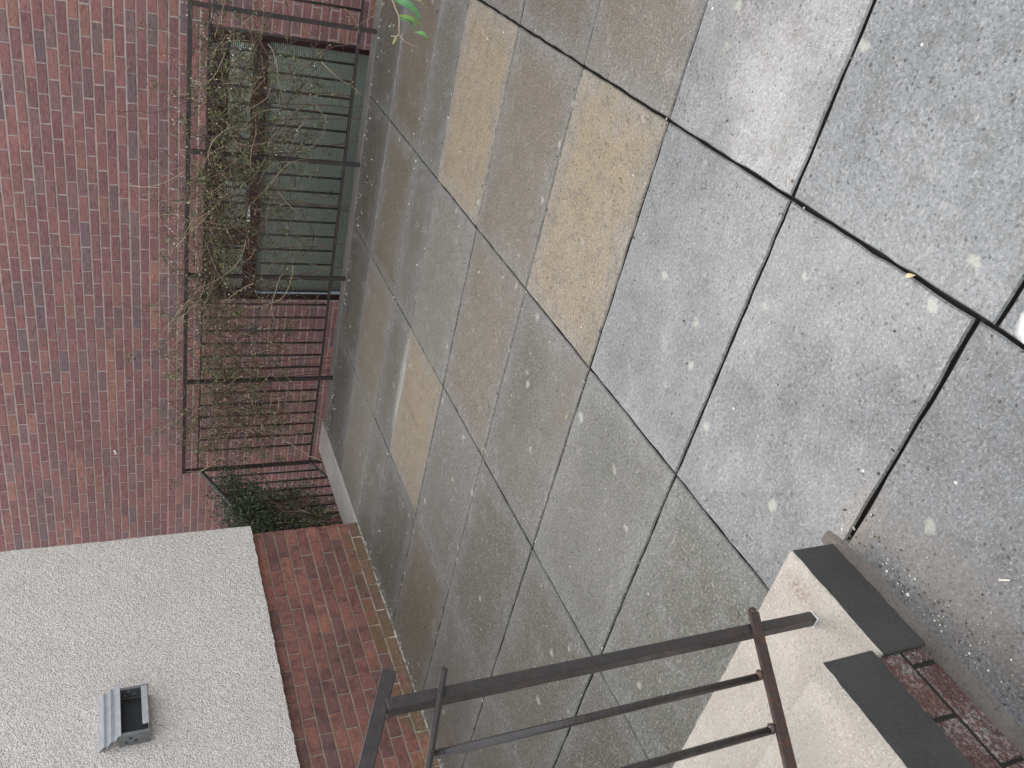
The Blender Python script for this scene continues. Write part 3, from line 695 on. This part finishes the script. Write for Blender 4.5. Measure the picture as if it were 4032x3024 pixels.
climber('climbing_plant', 'wispy olive climber on the railing bay at the end nearest the big green leaves', -2.0, -1.12, 101, 330, 4600, .90, .13, .40,
        [([(-1.17, y_, .82), (-1.19, y_, .9), (-1.28, y_, .96), (-1.40, y_, 1.0)], .003, 0), ([(-1.52, y_, .36), (-1.62, y_, .27), (-1.74, y_, .28), (-1.83, y_, .37), (-1.86, y_, .46)], .0022, 3),
         ([(-.93, y_ - .05, .24), (-1.0, y_ - .05, .16), (-1.06, y_ - .05, .13)], .003, 0), ([(-.86, y_ - .04, -.0), (-.93, y_ - .04, .03), (-1.04, y_ - .03, .17)], .0022, 0)])
climber('climbing_plant', 'tan tangled climber with thick pale stems over the middle of the railing', -3.2, -2.0, 102, 480, 4600, .95, .11, .33,
        [([(-2.56, y_, 1.17), (-2.45, y_, 1.08), (-2.36, y_, 1.0), (-2.2, y_, .88)], .0042, 3), ([(-2.58, y_, 1.15), (-2.44, y_, 1.10), (-2.33, y_, 1.05)], .003, 3),
         ([(-3.14, y_, 1.19), (-3.02, y_, 1.11), (-2.9, y_, 1.0), (-2.7, y_, .85), (-2.45, y_, .68), (-2.28, y_, .56), (-2.2, y_, .5)], .0045, 1),
         ([(-3.16, y_, 1.16), (-3.0, y_, 1.06), (-2.94, y_, 1.0), (-2.8, y_, .98)], .003, 3),
         ([(-2.7, y_, .95), (-2.6, y_, .88), (-2.55, y_, .74), (-2.62, y_, .64), (-2.72, y_, .60), (-2.78, y_, .70)], .002, 1),
         ([(-2.9, y_, .98), (-2.78, y_, .93), (-2.66, y_, .95), (-2.52, y_, .9)], .0022, 0)])
climber('climbing_plant', 'brown straggling climber with long trailing shoots in front of the brick beside the railing corner', -4.38, -3.2, 103, 560, 5600, .86, .17, .5,
        [([(-3.62, y_, .47), (-3.70, y_, .40), (-3.86, y_ - .05, .24), (-3.97, y_ - .08, .12), (-4.05, y_ - .08, .07), (-4.10, y_ - .08, .10)], .0026, 0),
         ([(-4.16, y_ - .1, .38), (-4.22, y_ - .12, .28), (-4.30, y_ - .15, .17), (-4.33, y_ - .2, .06), (-4.28, y_ - .24, .0), (-4.20, y_ - .24, -.015), (-4.12, y_ - .24, .0)], .0034, 3),
         ([(-4.05, y_, .19), (-4.0, y_, .24), (-4.06, y_, .34), (-4.13, y_, .42), (-4.16, y_, .38)], .0028, 3),
         ([(-3.35, y_, .95), (-3.45, y_, .83), (-3.57, y_, .84), (-3.66, y_, .92), (-3.70, y_, .98)], .002, 0),
         ([(-4.16, y_, .40), (-4.08, y_, .46), (-3.98, y_, .43)], .0026, 3), ([(-4.16, y_, .38), (-4.2, y_, .46), (-4.24, y_, .5)], .0026, 0),
         ([(-4.2, y_, 1.0), (-4.08, y_, .9), (-3.95, y_, .8), (-3.82, y_, .78)], .0024, 0)])
# evergreen mass on the return
def evergreen(name, label, boxes, seed, cols, Lr, group, cat, n_stem=26, root=(-4.6, 4.7)):
    r = random.Random(seed); t_ = MB(); l_ = MB()
    for cx, cy, cz, sx, sy, sz, n_ in boxes:
        cl = [Vector((r.gauss(cx, sx * .6), r.gauss(cy, sy * .6), r.gauss(cz, sz * .6))) for _ in range(max(3, n_ // 32))]
        for i in range(n_):
            c0 = r.choice(cl); p = c0 + Vector((r.gauss(0, .035), r.gauss(0, .035), r.gauss(0, .035)))
            c = r.choice(cols); f = r.uniform(.6, 1.5); leaf(l_, p, rv(r) + Vector((.4, -.4, .1)), r.uniform(*Lr), r.uniform(*Lr) * .5, (c[0] * f, c[1] * f, c[2] * f, 1), r)
        for c0 in cl:
            a = Vector((root[0] + r.uniform(-.1, .1), root[1] + r.uniform(-.1, .3), cz - .5)); Q = [a.lerp(c0, q / 7) + rv(r, .02) for q in range(8)]
            if r.random() < .45: t_.tube(Q, .003, .0015, 4, 0, r.choice(TW[1:]))
    t_.tube([(root[0], root[1], WELL), (root[0] + .02, root[1] + .1, -.8), (root[0], root[1] + .1, .3)], .012, .006, 6, 0, TW[2])
    e = empty(name, (root[0], root[1], WELL)); tag(e, label, cat, group)
    t_.build('stems', M['twig'], e); l_.build('leaves', M['leaf'], e)
evergreen('evergreen_shrub', 'dense dark green small-leaved shrub smothering the railing where it turns to the white building',
          [(-4.56, 5.15, .74, .07, .17, .16, 1700), (-4.56, 4.86, .64, .08, .18, .17, 3300), (-4.58, 4.62, .58, .09, .15, .15, 3600), (-4.58, 4.62, .28, .08, .15, .16, 2200), (-4.58, 5.0, .36, .07, .14, .16, 1500)],
          201, [(.04, .065, .03), (.06, .09, .04), (.03, .045, .022), (.11, .14, .08)], (.018, .034), None, 'shrub')
evergreen('ivy_plant', 'fresh green ivy low down behind the kerb beside the brick plinth',
          [(-4.62, 4.60, .14, .05, .12, .08, 240), (-4.60, 4.75, .18, .05, .10, .08, 160), (-4.60, 4.44, .08, .04, .08, .10, 220)], 202, [(.06, .13, .03), (.09, .17, .045), (.04, .09, .025)], (.028, .045), None, 'ivy', root=(-4.75, 4.6))

# overhanging shrub with large leaves
sb = empty('leafy_shrub', (.45, 2.75, 0))
tag(sb, 'hanging shoot with three long veined green leaves in front of the pavement', 'shrub')

def big_leaf(base, tip, wdt, col, side, curl=.012, name='leaf', seg=12):
    b = Vector(base); t_ = Vector(tip); d = t_ - b; L = d.length; dn = d.normalized(); s_ = Vector(side); s_ = (s_ - dn * s_.dot(dn)).normalized(); nn = dn.cross(s_)
    mb = MB(); rows = []
    for i in range(seg + 1):
        u = i / seg; w_ = wdt / 2 * (math.sin(math.pi * min(1, u ** .75)) ** .8) * (1 + .05 * math.sin(i * 2.3)); c = b + dn * L * u + nn * (curl * math.sin(math.pi * u))
        rows.append([(c + s_ * w_ * v + nn * (w_ * .35 * abs(v)) , (u, v)) for v in (-1, -.5, 0, .5, 1)])
    for i in range(seg):
        for k in range(4):
            Q = [rows[i][k], rows[i][k + 1], rows[i + 1][k + 1], rows[i + 1][k]]
            if i == seg - 1: Q = Q[:3]
            if i == 0: Q = [rows[0][2]] + Q[2:] if False else Q
            mb.face([q[0] for q in Q], 0, col, [q[1] for q in Q], smooth=True)
    return mb.build(name, M['bigleaf'], sb)
side = (.55, .55, .6)
G1 = (.13, .36, .13, 1); G2 = (.22, .38, .08, 1); G3 = (.20, .48, .13, 1)
big_leaf((-.285, 1.799, 1.003), (-.316, 1.774, .941), .021, G1, side)
big_leaf((-.312, 1.790, .989), (-.325, 1.772, .941), .010, G2, side)
big_leaf((-.318, 1.789, .989), (-.340, 1.774, .953), .0125, G3, side)
big_leaf((-.337, 1.775, .956), (-.353, 1.762, .926), .0115, G3, side)
big_leaf((-.276, 1.792, .972), (-.290, 1.778, .936), .0055, (.38, .36, .13, 1), side, name='young_leaf')
big_leaf((-.282, 1.815, 1.060), (-.308, 1.803, 1.030), .0045, (.36, .38, .14, 1), side, name='young_leaf')
big_leaf((-.352, 1.784, .990), (-.369, 1.782, .997), .0055, (.55, .50, .14, 1), side, name='young_leaf', curl=.002)
big_leaf((-.283, 1.803, 1.016), (-.299, 1.796, .996), .006, G2, side)
for k in range(9):
    a = Vector((-.2 + .07 * k, 1.86 + .07 * k, 1.09 + .01 * k)); big_leaf(a, a + Vector((.03, .03, -.075)) + rv(rnd, .03), .022, G1, side)
g = MB()
tc = (.30, .20, .12, 1); tp = (.50, .40, .26, 1)
g.tube([(.45, 2.75, -.02), (.46, 2.70, .4), (.42, 2.5, .85), (.2, 2.2, 1.12), (0, 2.02, 1.13), (-.15, 1.90, 1.09), (-.24, 1.83, 1.04)], .010, .0022, 7, 0, tc)
g.tube([(-.24, 1.83, 1.04), (-.285, 1.80, 1.004), (-.299, 1.795, .997), (-.312, 1.790, .989), (-.322, 1.788, .987), (-.335, 1.786, .986), (-.347, 1.783, .985)], .0014, .001, 6, 0, tp)
g.tube([(-.347, 1.783, .985), (-.352, 1.784, .990), (-.353, 1.787, 1.001)], .0009, .0005, 5, 0, (.6, .55, .36, 1))
g.tube([(-.347, 1.783, .985), (-.357, 1.778, .975), (-.362, 1.770, .958), (-.363, 1.766, .945)], .0007, .0003, 5, 0, tp)
g.tube([(-.276, 1.794, .974), (-.25, 1.81, 1.0), (-.24, 1.83, 1.04)], .0007, .0009, 5, 0, tp)
g.tube([(.45, 2.75, 0), (.6, 2.9, .5), (.75, 2.8, 1.0)], .009, .003, 6, 0, tc)
g.build('stem', M['twig'], sb)

# ------------------------------------------------------------------ small things
def torus(mb, c, nrm, R_, r_, c_=None):
    c = Vector(c); nrm = Vector(nrm).normalized(); a = nrm.orthogonal().normalized(); b = nrm.cross(a)
    mb.tube([c + (a * math.cos(2 * math.pi * k / 14) + b * math.sin(2 * math.pi * k / 14)) * R_ for k in range(15)], r_, n=6, c=c_)
hk = empty('wall_eyelet', (-5.619, FARY, 1.586)); tag(hk, 'small white painted eyelet screwed into the far brick wall', 'hook')
g = MB(); torus(g, (-5.626, FARY - .022, 1.583), (.2, 1, .1), .009, .004); g.build('ring', M['white'], hk)
g = MB(); g.tube([(-5.61, FARY + .01, 1.592), (-5.615, FARY - .02, 1.590)], .005, n=8); g.box(-5.622, -5.598, FARY - .008, FARY + .002, 1.582, 1.603, bev=.003); g.build('base', M['white'], hk)
cl = empty('wall_bracket', (-3.509, FARY, 1.145)); tag(cl, 'small grey metal bracket on the brick wall just above the railing', 'bracket')
g = MB(); g.box(-3.530, -3.488, FARY - .008, FARY + .002, 1.140, 1.158, bev=.002); g.build('plate', M['dullmetal'], cl)
g = MB(); g.tube([(-3.512, FARY - .006, 1.148), (-3.516, FARY - .03, 1.135), (-3.53, FARY - .035, 1.122)], .004, n=6); g.build('arm', M['nearblack'], cl)
r = random.Random(77)
def debris(name, label, cat, x, y, L, wdt, ang, col, grp=None):
    mb = MB(); d = Vector((math.cos(ang), math.sin(ang), 0)); s_ = Vector((-d.y, d.x, 0)); p = Vector((x, y, .004))
    n_ = 6; V = []
    for i in range(n_ + 1):
        u = i / n_; w_ = wdt * math.sin(math.pi * (u * .9 + .05)); c = p + d * L * (u - .5) + Vector((0, 0, .006 * math.sin(math.pi * u)))
        V += [c - s_ * w_, c + Vector((0, 0, -.002)), c + s_ * w_]
    mb.poly(V, [(i * 3 + k, i * 3 + k + 1, i * 3 + k + 4, i * 3 + k + 3) for i in range(n_) for k in range(2)], c=col)
    o = mb.build(name, M['leaf']); tag(o, label, cat, grp)
debris('dead_leaf', 'pale yellow scrap of leaf caught in the widest paving joint', 'leaf', -.541, 1.115, .024, .005, 2.1, (.62, .52, .30, 1))
debris('dead_leaf', 'curled straw-coloured leaf bit near the seventh paving joint by the shrub shoot', 'leaf', -.66, 3.62, .03, .003, 1.0, (.6, .57, .42, 1))
mb = MB(); mb.tube([(-1.69, 2.18, .004), (-1.70, 2.165, .010), (-1.685, 2.155, .012), (-1.67, 2.165, .006)], .0012, n=4, c=(.6, .5, .3, 1)); tag(mb.build('dry_twig', M['twig']), 'tiny curled straw twig on the brown slab joint', 'twig')
mb = MB(); mb.tube([(-.93, .60, .004), (-.945, .615, .006)], .0022, n=4, c=(.8, .76, .68, 1)); tag(mb.build('dry_twig', M['twig']), 'short cream splinter lying on the stained slab beside the steps', 'twig')

# grit, crumbs of mortar and lime flecks washed against the walls and along the joints
r = random.Random(55); g = MB()
for i in range(1500):
    k = r.random()
    if k < .30: x, y = WX + .006 + abs(r.gauss(0, .03)), r.uniform(1.2, 4.28)
    elif k < .5: x, y = r.uniform(WX, .2), 5.36 - abs(r.gauss(0, .12))
    elif k < .62: x, y = SX + .04 + abs(r.gauss(0, .05)), r.uniform(.3, 1.0)
    elif k < .82:
        y = r.choice(list(gy)) + r.gauss(0, .012); x = r.uniform(WX, .3)
    else: x, y = r.uniform(WX, .6), r.uniform(.5, 5.3)
    if x < SX + .02 and y < ST0 + .01: continue
    q = r.uniform(.0008, .0022) * (1 + .4 * y); a = r.uniform(0, 3.14); c = r.choice([(.62, .60, .54, 1), (.40, .37, .31, 1), (.05, .045, .04, 1), (.75, .73, .68, 1), (.16, .12, .07, 1), (.04, .04, .035, 1)])
    ca, sa = math.cos(a) * q * r.uniform(.8, 2), math.sin(a) * q; z = .002
    V = [(x + ca, y + sa, z), (x - sa, y + ca, z), (x - ca, y - sa, z), (x + sa, y - ca, z), (x, y, z + q * .8)]
    g.poly(V, [(0, 1, 4), (1, 2, 4), (2, 3, 4), (3, 0, 4)], c=c)
tag(g.build('grit', M['twig']), 'fine grit and pale crumbs scattered on the paving', 'grit', kind='stuff')
